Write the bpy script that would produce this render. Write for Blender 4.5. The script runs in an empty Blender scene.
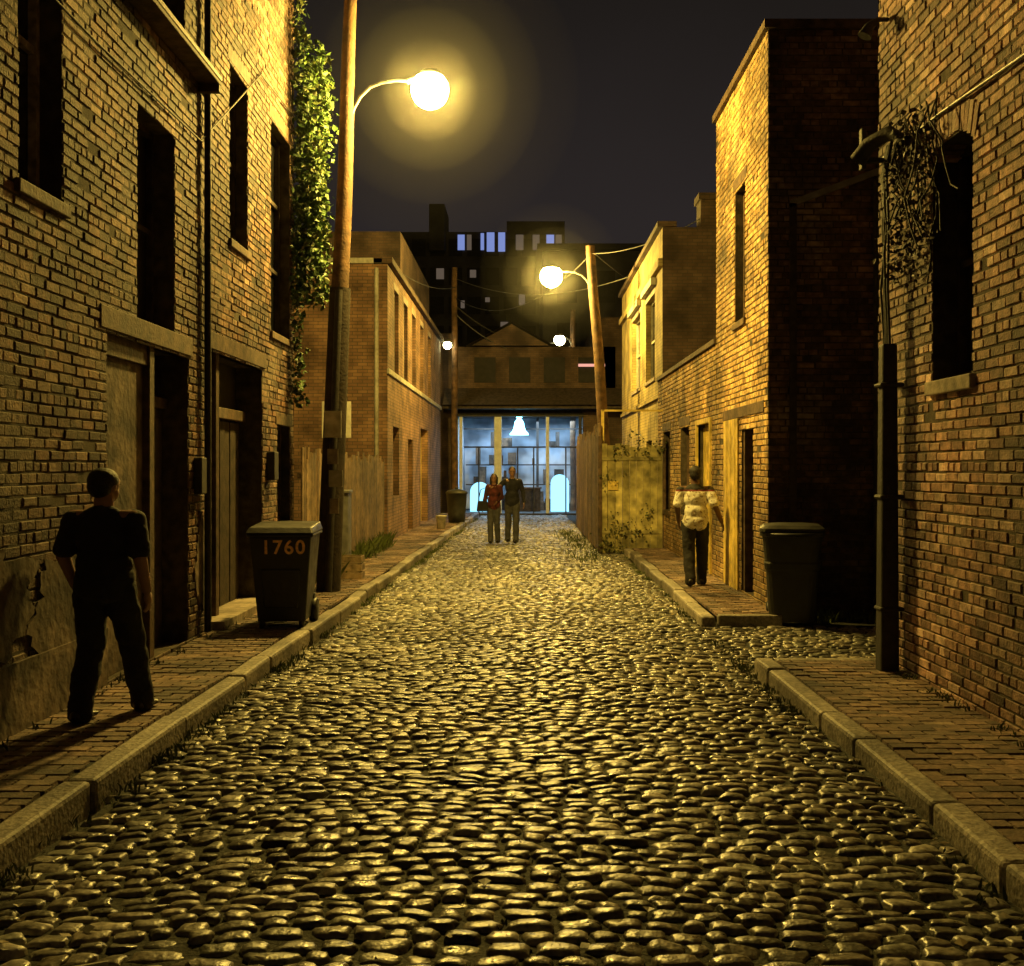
import bpy, bmesh, math, random
import numpy as np
from mathutils import Vector, Matrix, noise
random.seed(7); rng=np.random.default_rng(7)
S=bpy.context.scene
S.view_settings.view_transform='Standard'
S.view_settings.look='None'; S.view_settings.exposure=0

# ------------------------------------------------------------------ materials
def mat(name, base=(.2,.2,.2), rough=.8, attr=False, nscale=6., namt=.35, bump=.3, bscale=60., metal=0., spec=.5,
        grime=0., rvar=0., emit=None, estr=0., gtint=None):
    m=bpy.data.materials.new(name); m.use_nodes=True
    nt=m.node_tree; N=nt.nodes; L=nt.links
    b=N['Principled BSDF']
    b.inputs['Roughness'].default_value=rough; b.inputs['Metallic'].default_value=metal
    b.inputs['Specular IOR Level'].default_value=spec
    tc=N.new('ShaderNodeTexCoord')
    n1=N.new('ShaderNodeTexNoise'); n1.inputs['Scale'].default_value=nscale; n1.inputs['Detail'].default_value=2
    L.new(tc.outputs['Object'],n1.inputs['Vector'])
    mr=N.new('ShaderNodeMapRange'); mr.inputs['From Min'].default_value=.3; mr.inputs['From Max'].default_value=.7
    mr.inputs['To Min'].default_value=1-namt; mr.inputs['To Max'].default_value=1+namt
    L.new(n1.outputs['Fac'],mr.inputs['Value'])
    mul=N.new('ShaderNodeMix'); mul.data_type='RGBA'; mul.blend_type='MULTIPLY'; mul.inputs[0].default_value=1
    if attr:
        a=N.new('ShaderNodeAttribute'); a.attribute_name='Col'; L.new(a.outputs['Color'],mul.inputs[6])
    else: mul.inputs[6].default_value=(*base,1)
    L.new(mr.outputs[0],mul.inputs[7])
    out=mul.outputs[2]
    if grime>0:
        n2=N.new('ShaderNodeTexNoise'); n2.inputs['Scale'].default_value=.9; n2.inputs['Detail'].default_value=4; n2.inputs['Roughness'].default_value=.65
        L.new(tc.outputs['Object'],n2.inputs['Vector'])
        m2=N.new('ShaderNodeMapRange'); m2.inputs['From Min'].default_value=.38; m2.inputs['From Max'].default_value=.66
        m2.inputs['To Min'].default_value=1-grime; m2.inputs['To Max'].default_value=1+grime*.45
        L.new(n2.outputs['Fac'],m2.inputs['Value'])
        mu=N.new('ShaderNodeMix'); mu.data_type='RGBA'; mu.blend_type='MULTIPLY'; mu.inputs[0].default_value=1
        L.new(out,mu.inputs[6]); L.new(m2.outputs[0],mu.inputs[7]); out=mu.outputs[2]
    L.new(out,b.inputs['Base Color'])
    if bump>0:
        n3=N.new('ShaderNodeTexNoise'); n3.inputs['Scale'].default_value=bscale; n3.inputs['Detail'].default_value=2
        L.new(tc.outputs['Object'],n3.inputs['Vector'])
        bp=N.new('ShaderNodeBump'); bp.inputs['Strength'].default_value=bump; bp.inputs['Distance'].default_value=.01
        L.new(n3.outputs['Fac'],bp.inputs['Height']); L.new(bp.outputs[0],b.inputs['Normal'])
    if rvar>0:
        m4=N.new('ShaderNodeMapRange'); m4.inputs['From Min'].default_value=.3; m4.inputs['From Max'].default_value=.7
        m4.inputs['To Min'].default_value=rough-rvar; m4.inputs['To Max'].default_value=rough+rvar
        L.new(n1.outputs['Fac'],m4.inputs['Value']); L.new(m4.outputs[0],b.inputs['Roughness'])
    if emit:
        b.inputs['Emission Color'].default_value=(*emit,1); b.inputs['Emission Strength'].default_value=estr
    return m

def brick_tex(name,c1,c2,mortar):
    m=bpy.data.materials.new(name); m.use_nodes=True
    nt=m.node_tree; N=nt.nodes; L=nt.links; b=N['Principled BSDF']; b.inputs['Roughness'].default_value=.9
    uv=N.new('ShaderNodeUVMap'); uv.uv_map='UVMap'
    br=N.new('ShaderNodeTexBrick'); br.inputs['Scale'].default_value=1.
    br.inputs['Brick Width'].default_value=.215; br.inputs['Row Height'].default_value=.075; br.inputs['Mortar Size'].default_value=.007
    br.inputs['Color1'].default_value=(*c1,1); br.inputs['Color2'].default_value=(*c2,1); br.inputs['Mortar'].default_value=(*mortar,1)
    L.new(uv.outputs[0],br.inputs['Vector'])
    n=N.new('ShaderNodeTexNoise'); n.inputs['Scale'].default_value=1.3; n.inputs['Detail'].default_value=5
    L.new(uv.outputs[0],n.inputs['Vector'])
    mr=N.new('ShaderNodeMapRange'); mr.inputs['From Min'].default_value=.35; mr.inputs['From Max'].default_value=.65; mr.inputs['To Min'].default_value=.4; mr.inputs['To Max'].default_value=1.25
    L.new(n.outputs['Fac'],mr.inputs['Value'])
    mu=N.new('ShaderNodeMix'); mu.data_type='RGBA'; mu.blend_type='MULTIPLY'; mu.inputs[0].default_value=1
    L.new(br.outputs['Color'],mu.inputs[6]); L.new(mr.outputs[0],mu.inputs[7]); L.new(mu.outputs[2],b.inputs['Base Color'])
    bp=N.new('ShaderNodeBump'); bp.invert=True; bp.inputs['Strength'].default_value=.6; bp.inputs['Distance'].default_value=.01
    L.new(br.outputs['Fac'],bp.inputs['Height']); L.new(bp.outputs[0],b.inputs['Normal'])
    return m

def glow(name,col,strength):
    m=bpy.data.materials.new(name); m.use_nodes=True; N=m.node_tree.nodes; N.clear()
    e=N.new('ShaderNodeEmission'); e.inputs[0].default_value=(*col,1); e.inputs[1].default_value=strength
    o=N.new('ShaderNodeOutputMaterial'); m.node_tree.links.new(e.outputs[0],o.inputs[0]); return m

M_brick=mat('brick',attr=True,rough=.8,nscale=14,namt=.45,bump=.9,bscale=60,grime=.65)
M_mortar=mat('mortar',(.07,.054,.036),.95,nscale=10,namt=.5,bump=.6,bscale=90,grime=.5)
M_cobble=mat('cobblestone',attr=True,rough=.38,nscale=26,namt=.55,bump=.6,bscale=34,grime=.55,rvar=.12,spec=.62)
M_dirt=mat('dirt',(.012,.012,.006),.85,nscale=9,namt=.6,bump=.9,bscale=50)
M_granite=mat('granite_kerb',attr=True,rough=.65,nscale=30,namt=.4,bump=.8,bscale=34,grime=.6)
M_paver=mat('paver',attr=True,rough=.75,nscale=20,namt=.4,bump=.7,bscale=60,grime=.7)
M_asph=mat('asphalt',(.05,.05,.05),.85,nscale=4,namt=.3,bump=.4,bscale=80)
M_black=mat('void_dark',(.012,.010,.009),.8,bump=0)
M_glass=mat('dirty_glass',(.02,.02,.022),.18,nscale=5,namt=.5,bump=.12,bscale=8)
M_wood=mat('old_wood',(.10,.062,.036),.8,nscale=9,namt=.5,bump=.6,bscale=40,grime=.5)
M_darkwood=mat('dark_wood',(.04,.028,.02),.8,nscale=9,namt=.5,bump=.6,bscale=40)
M_frame=mat('peeling_paint_frame',(.25,.2,.15),.7,nscale=14,namt=.5,bump=.5,bscale=40)
M_stone=mat('sill_stone',(.30,.25,.20),.8,nscale=12,namt=.35,bump=.5,bscale=50,grime=.5)
M_plaster=mat('plaster',(.14,.105,.08),.9,nscale=5,namt=.7,bump=1.,bscale=16,grime=.75)
M_white=mat('white_paint',(.42,.40,.33),.7,nscale=10,namt=.25,bump=.2,grime=.4)
M_yellow=mat('yellow_paint',(.68,.50,.12),.6,nscale=8,namt=.3,bump=.3,bscale=30,grime=.45)
M_metal=mat('galvanised_metal',(.20,.20,.19),.5,metal=.7,nscale=8,namt=.3,bump=.1)
M_iron=mat('dark_iron',(.022,.02,.018),.7,nscale=10,namt=.4,bump=.4,bscale=40)
M_pole=mat('pole_wood',(.11,.06,.03),.9,nscale=6,namt=.5,bump=.9,bscale=30,grime=.45)
M_poledark=mat('creosote_wood',(.028,.02,.015),.9,nscale=6,namt=.5,bump=.8,bscale=30)
M_rubber=mat('black_plastic',(.016,.016,.016),.5,nscale=7,namt=.4,bump=.35,bscale=25,rvar=.1)
M_green=mat('cart_plastic',(.024,.024,.021),.55,nscale=7,namt=.4,bump=.4,bscale=20,rvar=.1)
M_leaf=mat('leaf',attr=True,rough=.55,nscale=20,namt=.3,bump=0)
M_orange=mat('orange_paint',(.80,.45,.14),.6,nscale=30,namt=.3,bump=.1)
M_bt=brick_tex('far_brick',(.27,.155,.085),(.18,.10,.06),(.09,.07,.05))
M_bt2=brick_tex('far_brick_dark',(.10,.062,.04),(.075,.045,.03),(.05,.04,.033))
M_bty=brick_tex('far_brick_painted',(.42,.33,.13),(.35,.27,.11),(.2,.16,.07))
M_conc=mat('concrete',(.05,.046,.043),.9,nscale=.6,namt=.4,bump=0,grime=.3)
LC=(1.,.665,.12)
M_lamp=glow('lamp_glow',LC,1350.)
M_lamp2=glow('lamp_glow_far',LC,1050.)
M_lampw=glow('lamp_glow_small',(.95,.85,.4),50.)
M_blue=glow('window_glow_blue',(.24,.32,.72),.8)
M_blue2=glow('window_glow_dim',(.40,.30,.22),.25)
M_cyan=glow('lantern_glow',(.22,.75,1.),10.)
M_pink=glow('neon_strip',(1.,.45,.35),1.0)

# ------------------------------------------------------------------ mesh helpers
class MB:
    def __init__(s): s.v=[];s.f=[];s.m=[];s.c=[]
    def poly(s,pts,mi=0,col=(.5,.5,.5)):
        k=len(s.v); s.v.extend([tuple(p) for p in pts]); s.f.append(tuple(range(k,k+len(pts)))); s.m.append(mi); s.c.extend([col]*len(pts))
    def hexa(s,p,mi=0,col=(.5,.5,.5)):
        k=len(s.v); s.v.extend([tuple(q) for q in p]); s.c.extend([col]*8)
        for f in ((3,2,1,0),(4,5,6,7),(0,1,5,4),(1,2,6,5),(2,3,7,6),(3,0,4,7)):
            s.f.append(tuple(k+i for i in f)); s.m.append(mi)
    def box(s,x0,x1,y0,y1,z0,z1,mi=0,col=(.5,.5,.5)):
        s.hexa([(x0,y0,z0),(x1,y0,z0),(x1,y1,z0),(x0,y1,z0),(x0,y0,z1),(x1,y0,z1),(x1,y1,z1),(x0,y1,z1)],mi,col)
    def obj(s,name,mats,parent=None,smooth=False,bevel=0,recalc=False):
        me=bpy.data.meshes.new(name); me.from_pydata(s.v,[],s.f)
        for m in mats: me.materials.append(m)
        me.polygons.foreach_set('material_index',s.m)
        finish(me,np.array(s.c,dtype=np.float32),smooth)
        if recalc:
            bm=bmesh.new(); bm.from_mesh(me); bmesh.ops.recalc_face_normals(bm,faces=bm.faces); bm.to_mesh(me); bm.free()
        o=bpy.data.objects.new(name,me); S.collection.objects.link(o)
        if parent: o.parent=parent
        if bevel:
            b=o.modifiers.new('b','BEVEL'); b.width=bevel; b.segments=2; b.limit_method='ANGLE'
        return o
def finish(me,col,smooth=False):
    a=me.color_attributes.new('Col','FLOAT_COLOR','POINT')
    c=np.ones((len(me.vertices),4),dtype=np.float32)
    if col is not None: c[:,:3]=col
    a.data.foreach_set('color',c.ravel())
    me.update()
    uv=me.uv_layers.new(name='UVMap')
    nl=len(me.loops); vi=np.empty(nl,dtype=np.int32); me.loops.foreach_get('vertex_index',vi)
    co=np.empty(len(me.vertices)*3,dtype=np.float32); me.vertices.foreach_get('co',co); co=co.reshape(-1,3)
    nf=len(me.polygons); nn=np.empty(nf*3,dtype=np.float32); me.polygons.foreach_get('normal',nn); nn=np.abs(nn.reshape(-1,3))
    lt=np.empty(nf,dtype=np.int32); me.polygons.foreach_get('loop_total',lt)
    ax=np.repeat(np.argmax(nn,axis=1),lt); p=co[vi]
    u=np.where(ax==0,p[:,1],p[:,0]); v=np.where(ax==2,p[:,1],p[:,2])
    uv.data.foreach_set('uv',np.stack([u,v],1).astype(np.float32).ravel())
    me.polygons.foreach_set('use_smooth',[smooth]*nf)
def empty(name,loc=(0,0,0)):
    e=bpy.data.objects.new(name,None); e.location=loc; e.empty_display_size=.2; S.collection.objects.link(e); return e
def link(o,parent=None):
    S.collection.objects.link(o)
    if parent: o.parent=parent
    return o
def wire(name,pts,r,m,parent=None,r_list=None,smooth=True):
    cu=bpy.data.curves.new(name,'CURVE'); cu.dimensions='3D'; cu.bevel_depth=r; cu.bevel_resolution=2 if r<.09 and not r_list else 4
    sp=cu.splines.new('POLY'); sp.points.add(len(pts)-1)
    for i,p in enumerate(pts):
        sp.points[i].co=(*p,1)
        if r_list: sp.points[i].radius=r_list[i]
    cu.use_fill_caps=True
    cu.materials.append(m); return link(bpy.data.objects.new(name,cu),parent)
def sag(a,b,s,n=16):
    a=Vector(a);b=Vector(b); return [tuple(a.lerp(b,i/n)+Vector((0,0,-4*s*(i/n)*(1-i/n)))) for i in range(n+1)]
def lathe(name,prof,loc,m,parent=None,seg=28,sx=1,sy=1):
    bm=bmesh.new(); rings=[]
    for r,z in prof: rings.append([bm.verts.new((r*math.cos(2*math.pi*i/seg)*sx,r*math.sin(2*math.pi*i/seg)*sy,z)) for i in range(seg)])
    for a,b in zip(rings,rings[1:]):
        for i in range(seg): bm.faces.new((a[i],a[(i+1)%seg],b[(i+1)%seg],b[i]))
    bm.faces.new(rings[0][::-1]); bm.faces.new(rings[-1])
    for f in bm.faces: f.smooth=True
    bmesh.ops.recalc_face_normals(bm,faces=bm.faces)
    me=bpy.data.meshes.new(name); bm.to_mesh(me); bm.free(); me.materials.append(m)
    o=bpy.data.objects.new(name,me); o.location=loc; return link(o,parent)

PAL_RED=[(.20,.108,.066),(.155,.082,.05),(.23,.135,.085),(.125,.07,.044),(.18,.094,.056),(.28,.185,.13),(.06,.038,.028),(.10,.06,.04)]
PAL_YEL=[(.50,.33,.14),(.43,.27,.11),(.53,.37,.17),(.37,.22,.09),(.47,.30,.12)]
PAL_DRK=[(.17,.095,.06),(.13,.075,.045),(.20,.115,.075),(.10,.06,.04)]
PAL_PNK=[(.46,.29,.225),(.38,.22,.165),(.52,.36,.29),(.30,.17,.13),(.42,.25,.19),(.17,.10,.08)]

class Frame:
    """local frame of a wall: P start (x,y), U along, N outward"""
    def __init__(s,P,U,N): s.P=Vector((P[0],P[1],0)); s.U=Vector((U[0],U[1],0)); s.N=Vector((N[0],N[1],0)); s.flip=s.U.cross(Vector((0,0,1))).dot(s.N)<0
    def p(s,u,z,o): q=s.P+s.U*u+s.N*o; return (q.x,q.y,z)
    def quad(s,mb,u0,u1,z0,z1,o,mi=0,col=(.5,.5,.5)):
        pts=[s.p(u0,z0,o),s.p(u1,z0,o),s.p(u1,z1,o),s.p(u0,z1,o)]
        mb.poly(pts[::-1] if s.flip else pts,mi,col)
    def box(s,mb,u0,u1,z0,z1,o0,o1,mi=0,col=(.5,.5,.5)):
        a=[s.p(u0,z0,o1),s.p(u1,z0,o1),s.p(u1,z0,o0),s.p(u0,z0,o0),s.p(u0,z1,o1),s.p(u1,z1,o1),s.p(u1,z1,o0),s.p(u0,z1,o0)]
        if s.flip: a=[a[1],a[0],a[3],a[2],a[5],a[4],a[7],a[6]]
        mb.hexa(a,mi,col)

def brick_unit(mb,pf,a,b,c,d,o,inset,base,col,flip,mi=0):
    k=len(mb.v)
    i=inset
    mb.v.extend([pf(a,c,base),pf(b,c,base),pf(b,d,base),pf(a,d,base),pf(a+i,c+i,o),pf(b-i,c+i,o),pf(b-i,d-i,o),pf(a+i,d-i,o)])
    mb.c.extend([col]*8)
    fs=[(4,5,6,7),(0,1,5,4),(1,2,6,5),(2,3,7,6),(3,0,4,7)]
    for f in fs:
        t=tuple(k+j for j in f); mb.f.append(t[::-1] if flip else t); mb.m.append(mi)

def wall(name,fr,L,z0,z1,ops,parent,pal=PAL_RED,backmat=None,bricks=True,bh=.075,bl=.215,wear=1.,smear=.3):
    mb=MB(); base=-.009
    us=sorted({0,L,*[o[0] for o in ops],*[o[1] for o in ops]}); zs=sorted({z0,z1,*[o[2] for o in ops],*[o[3] for o in ops]})
    wm=1 if bricks else 0
    bo=base if bricks else 0
    for i in range(len(us)-1):
        for j in range(len(zs)-1):
            cu=(us[i]+us[i+1])/2; cz=(zs[j]+zs[j+1])/2
            if any(o[0]<cu<o[1] and o[2]<cz<o[3] for o in ops): continue
            fr.quad(mb,us[i],us[i+1],zs[j],zs[j+1],bo,wm)
    for (a,b,c,d,dep,mi) in ops:
        fr.quad(mb,a,b,c,d,-dep,mi)
        for (q0,q1) in (((a,c),(b,c)),((b,c),(b,d)),((b,d),(a,d)),((a,d),(a,c))):
            mb.poly([fr.p(q0[0],q0[1],bo),fr.p(q0[0],q0[1],-dep),fr.p(q1[0],q1[1],-dep),fr.p(q1[0],q1[1],bo)],wm if bricks else 0,(.2,.13,.08))
    if bricks:
        n=int((z1-z0)/bh); R=random.random; sd=fr.P.x*3.1+fr.P.y
        for r in range(n):
            c=z0+r*bh; d=c+bh-.011*wear
            iv=[(0,L)]
            for o in ops:
                if o[2]<(c+d)/2<o[3]:
                    nv=[]
                    for (s,e) in iv:
                        if o[1]<=s or o[0]>=e: nv.append((s,e))
                        else:
                            if o[0]>s: nv.append((s,o[0]))
                            if o[1]<e: nv.append((o[1],e))
                    iv=nv
            hdr=(r%6==5); l=bl/2 if hdr else bl
            foot_shade=.62+.38*min(1,max(0,(c-.2)/2.2))  # lower courses coloured darker, standing in for lamp light falling off
            for (s,e) in iv:
                k=math.floor(s/l)-1; off=(l/2 if r%2 else 0)+.02*math.sin(r*2.3)
                while k*l+off<e:
                    j1=(R()-.5)*.012
                    a=max(s,k*l+off+j1); b=min(e,k*l+off+l-.011+(R()-.5)*.008); k+=1
                    if b-a<.025: continue
                    n1=noise.noise((a*.55,c*.55,sd)); n2=noise.noise((a*1.1,c*.9,sd+31)); n3=noise.noise((a*2.6,c*2.2,sd+7))
                    if R()<.008+(.10 if n3>.45 else 0): continue
                    col=pal[min(int(R()*len(pal)),len(pal)-1)]; g=(.68+.6*R())*(1+.6*n1)*foot_shade
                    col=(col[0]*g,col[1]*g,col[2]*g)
                    t=max(0,min(1,(n2-smear)*3))*.75
                    col=(col[0]*(1-t)+.26*t*g,col[1]*(1-t)+.20*t*g,col[2]*(1-t)+.145*t*g)
                    dz=(R()-.5)*.006
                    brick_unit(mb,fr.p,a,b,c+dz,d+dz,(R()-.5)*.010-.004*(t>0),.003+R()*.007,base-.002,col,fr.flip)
    mats=[M_brick if bricks else backmat,M_mortar,M_black,M_glass,M_wood,M_plaster,M_yellow,M_frame]
    return mb.obj(name,mats,parent)

def window(fr,u0,u1,z0,z1,dep,parent,m_frame=M_frame,sill=True,lintel=True,rows=2,cols=2):
    mb=MB(); t=.055; o0=-dep+.004; o1=-dep+.06
    fr.box(mb,u0,u0+t,z0,z1,o0,o1,0); fr.box(mb,u1-t,u1,z0,z1,o0,o1,0)
    fr.box(mb,u0+t,u1-t,z0,z0+t,o0,o1,0); fr.box(mb,u0+t,u1-t,z1-t,z1,o0,o1,0)
    for i in range(1,rows):
        z=z0+(z1-z0)*i/rows; fr.box(mb,u0+t,u1-t,z-.025,z+.025,o0,o1-.012,0)
    for i in range(1,cols):
        u=u0+(u1-u0)*i/cols; fr.box(mb,u-.015,u+.015,z0+t,z1-t,o0,o1-.024,0)
    mb.obj('window_frame',[m_frame],parent)
    mb=MB()
    if sill: fr.box(mb,u0-.06,u1+.06,z0-.09,z0-.002,-dep+.02,.035,0)
    if lintel: fr.box(mb,u0-.1,u1+.1,z1+.002,z1+.16,-.1,.006,0)
    if mb.v: mb.obj('sill_and_lintel',[M_wood if m_frame!=M_white else M_stone],parent,bevel=.008)

# ------------------------------------------------------------------ ground + road
def rz(x,y):
    return .035*(1-(x/2.2)**2)+.014*np.sin(x*2.1+y*.7)+.012*np.sin(y*1.3-x*1.1+1)+.008*np.sin(y*.45)+.006*np.sin(y*2.9+x*2.3)-.03
mb=MB(); mb.box(-200,200,-60,300,-.6,-.16); mb.obj('ground',[M_asph])

def kl(y): return -2.35+.017*y
KR=1.97
def xr(y):
    if y<9.45: return KR
    if y<12.15: return 7.5
    if y<22.6: return KR+.02
    return 1.52
nx,ny=60,420
X=np.linspace(-2.9,7.6,nx); Y=np.linspace(-2,41,ny)
gx,gy=np.meshgrid(X,Y); xx=np.where(gx>2.2,2.2,gx); gz=rz(xx,gy)-.002+.004*np.sin(gx*31+gy*17)
V=np.stack([gx,gy,gz],-1).reshape(-1,3)
idx=np.arange(nx*ny).reshape(ny,nx)
F=np.stack([idx[:-1,:-1],idx[:-1,1:],idx[1:,1:],idx[1:,:-1]],-1).reshape(-1,4)
road=empty('cobblestone_road')
me=bpy.data.meshes.new('dirt_bed'); me.from_pydata(V.tolist(),[],F.tolist()); me.materials.append(M_dirt); finish(me,None,True)
link(bpy.data.objects.new('dirt_bed',me),road)

stones=[]
y=1.2
while y<40.5:
    h=rng.uniform(.072,.112); x=kl(y)-.02+rng.uniform(0,.1); e=xr(y)
    while x<e-.05:
        w=rng.uniform(.085,.18) if rng.random()<.85 else rng.uniform(.17,.24)
        if x+w>e+.02: w=max(.08,e-x)
        stones.append((x+w/2,y+h/2,w/2,h/2)); x+=w
    y+=h
st=np.array(stones)
st[:,1]+=.045*np.sin(st[:,0]*1.7+st[:,1]*.3)+.025*np.sin(st[:,0]*4+st[:,1]*1.3)+rng.uniform(-.012,.012,len(st))
def build_stones(st,par,name):
    n=len(st); par=np.array(par); k=len(par)
    uu,vv=np.meshgrid(par,par); r=(np.abs(uu)**5+np.abs(vv)**5)**(1/5); r=np.minimum(r,1)
    edge=(np.maximum(np.abs(uu),np.abs(vv))>.999)
    pw=rng.uniform(6,14,n)[:,None,None]
    prof=(1-r[None]**pw)
    H=rng.uniform(.009,.022,n)[:,None,None]; ex=rng.uniform(.87,.96,n)[:,None,None]; ey=rng.uniform(.80,.93,n)[:,None,None]
    rc=rng.uniform(.02,.15,n)[:,None,None]
    sk=rng.uniform(-.22,.22,n)[:,None,None]; sk2=rng.uniform(-.16,.16,n)[:,None,None]
    hw=st[:,2][:,None,None]*ex; hh=st[:,3][:,None,None]*ey
    ph=rng.uniform(0,6.28,(4,n))[:,:,None,None]
    lx=uu*hw*(1-rc*vv**2)*(1+sk*vv)+.006*np.sin(4*vv+ph[0]); ly=vv*hh*(1-rc*uu**2)*(1+sk2*uu)+.006*np.sin(3.6*uu+ph[1])
    a=rng.normal(0,.06,n)[:,None,None]
    px_=st[:,0][:,None,None]+lx*np.cos(a)-ly*np.sin(a); py_=st[:,1][:,None,None]+lx*np.sin(a)+ly*np.cos(a)
    tx=rng.normal(0,.05,n)[:,None,None]; ty=rng.normal(0,.075,n)[:,None,None]
    base=rz(np.minimum(px_,2.2),py_)
    z=base+prof*H+(lx*tx+ly*ty)*(~edge)+.002*np.sin(uu*5+ph[2])*np.sin(vv*4+ph[3])+rng.normal(0,.004,n)[:,None,None]
    z=np.where(edge,base-.03,z)
    V=np.stack([px_,py_,z],-1).reshape(-1,3)
    g=np.arange(k*k).reshape(k,k); f=np.stack([g[:-1,:-1],g[:-1,1:],g[1:,1:],g[1:,:-1]],-1).reshape(-1,4)
    F=(f[None]+(np.arange(n)*k*k)[:,None,None]).reshape(-1,4)
    pal=np.array([(.22,.20,.17),(.15,.145,.12),(.29,.27,.225),(.10,.095,.08),(.23,.20,.16),(.20,.20,.17),(.36,.33,.28)])
    c=pal[rng.integers(0,len(pal),n)]*rng.uniform(.55,1.25,n)[:,None]
    C=np.repeat(c,k*k,axis=0)
    me=bpy.data.meshes.new(name); me.from_pydata(V.tolist(),[],F.tolist()); me.materials.append(M_cobble); finish(me,C,True)
    link(bpy.data.objects.new(name,me),road)
near=st[:,1]<11
build_stones(st[near],[-1,-.95,-.78,-.35,.35,.78,.95,1],'stones_near')
build_stones(st[~near],[-1,-.87,-.4,.4,.87,1],'stones_far')

# ------------------------------------------------------------------ kerbs and sidewalks
def kerb(name,pf,y0,y1,parent):
    mb=MB(); y=y0
    while y<y1:
        l=min(random.uniform(.7,1.7),y1-y); j=random.uniform(-.02,.02); j2=j+random.uniform(-.015,.015); zz=.122+random.uniform(-.018,.012)
        g=random.uniform(.65,1.15); c=(.32*g,.285*g,.24*g)
        x0=pf(y)+j; x1=pf(y+l)+j2; s=1 if x0>0 else -1; w=.155*s
        a=[(x0,y+.006,-.15),(x0+w,y+.006,-.15),(x1+w,y+l-.006,-.15),(x1,y+l-.006,-.15),(x0,y+.006,zz),(x0+w,y+.006,zz),(x1+w,y+l-.006,zz+random.uniform(-.008,.008)),(x1,y+l-.006,zz)]
        if s<0: a=[a[1],a[0],a[3],a[2],a[5],a[4],a[7],a[6]]
        mb.hexa(a,0,c); y+=l
    return mb.obj(name,[M_granite],parent,bevel=.025)
def paving(name,xa,xb,y0,y1,parent,z=.114):
    mb=MB(); k=y0
    pal=[(.24,.16,.12),(.20,.13,.095),(.27,.195,.15),(.16,.11,.08),(.12,.085,.065)]
    mb.poly([(xa(y0),y0,z-.019),(xb(y0),y0,z-.019),(xb(y1),y1,z-.019),(xa(y1),y1,z-.019)],1)
    r=0; y=y0; h=.105
    while y<y1-.02:
        x=xa(y)-(.1 if r%2 else 0); xe=xb(y)
        while x<xe:
            a=max(x,xa(y)); b=min(x+.2,xe)
            if b-a>.02:
                c=random.choice(pal); g=random.uniform(.75,1.2)*(1+.4*noise.noise((x*1.5,y*.9,5))); und=.006*math.sin(y*2.1+x*3)+.005*math.sin(y*5.3-x)
                brick_unit(mb,lambda u,v,o:(u,v,o+z),a,b,y,min(y+h-.009,y1),und+random.uniform(-.004,.004),.004,-.025,(c[0]*g,c[1]*g,c[2]*g),False)
            x+=.209
        y+=h; r+=1
    mb.obj(name,[M_paver,M_dirt],parent)
sw=empty('sidewalk'); kerb('kerb',kl,-2,40,sw); paving('paving',lambda y:-3.17,lambda y:kl(y)-.17,-2,40,sw)
sw2=empty('sidewalk'); kerb('kerb',lambda y:KR+(.02 if y<7 else 0),-2,9.45,sw2); paving('paving',lambda y:KR+.17,lambda y:3.07,-2,9.32,sw2)
mb=MB(); mb.box(KR+.17,3.1,9.33,9.46,-.15,.12,0,(.28,.25,.21)); mb.obj('kerb_return',[M_granite],sw2,bevel=.02)
sw3=empty('sidewalk'); kerb('kerb',lambda y:KR+.005*(y-12),12.15,22.5,sw3); paving('paving',lambda y:KR+.17+.005*(y-12),lambda y:2.87,12.3,22.5,sw3)
mb=MB(); mb.box(KR+.17,2.85,12.16,12.29,-.15,.12,0,(.28,.25,.21)); mb.obj('kerb_return',[M_granite],sw3,bevel=.02)

# ------------------------------------------------------------------ left near building
LB=empty('brick_building'); XL=-3.15
fl=Frame((XL,-3),(0,1),(1,0)); o=3.
opsL=[(6.85+o,7.5+o,3.55,5.6,.22,3),(8.95+o,9.9+o,2.95,4.75,.25,2),(8.3+o,10.3+o,.12,2.8,.30,2),(11.05+o,13.2+o,.12,2.95,.32,2),
      (11.75+o,12.5+o,4.2,6.1,.2,3),(13.65+o,14.75+o,3.45,6.1,.2,3),(14.0+o,14.75+o,1.05,2.3,.18,3),(8.7+o,10.2+o,5.65,7.4,.25,2),(3.2+o,4.4+o,.12,2.6,.25,4),(3.2+o,4.3+o,3.5,5.2,.2,3),(.2+o,1.3+o,1.2,2.8,.2,3)]
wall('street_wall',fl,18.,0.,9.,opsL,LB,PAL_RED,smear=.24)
window(fl,6.85+o,7.5+o,3.55,5.6,.22,LB); window(fl,11.75+o,12.5+o,4.2,6.1,.2,LB,M_darkwood); window(fl,13.65+o,14.75+o,3.45,6.1,.2,LB,M_darkwood,rows=3)
window(fl,14.0+o,14.75+o,1.05,2.3,.18,LB,M_wood); window(fl,3.2+o,4.3+o,3.5,5.2,.2,LB); window(fl,.2+o,1.3+o,1.2,2.8,.2,LB)
window(fl,8.95+o,9.9+o,2.95,4.75,.25,LB,M_darkwood,lintel=False,sill=False)
mb=MB()
fl.box(mb,8.3+o,9.35+o,.12,2.62,-.28,-.10,5); fl.box(mb,9.35+o,9.47+o,.12,2.8,-.29,-.04,4); fl.box(mb,8.3+o,9.35+o,2.62,2.8,-.28,-.06,4)
fl.box(mb,9.5+o,10.28+o,.12,2.3,-.28,-.24,8); fl.box(mb,9.47+o,10.3+o,2.3,2.4,-.28,-.2,4)
for k in range(3): fl.box(mb,9.58+o,10.2+o,.3+k*.68,.85+k*.68,-.24,-.225,8)
fl.box(mb,8.15+o,10.4+o,2.8,2.97,-.15,.012,4)
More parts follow.
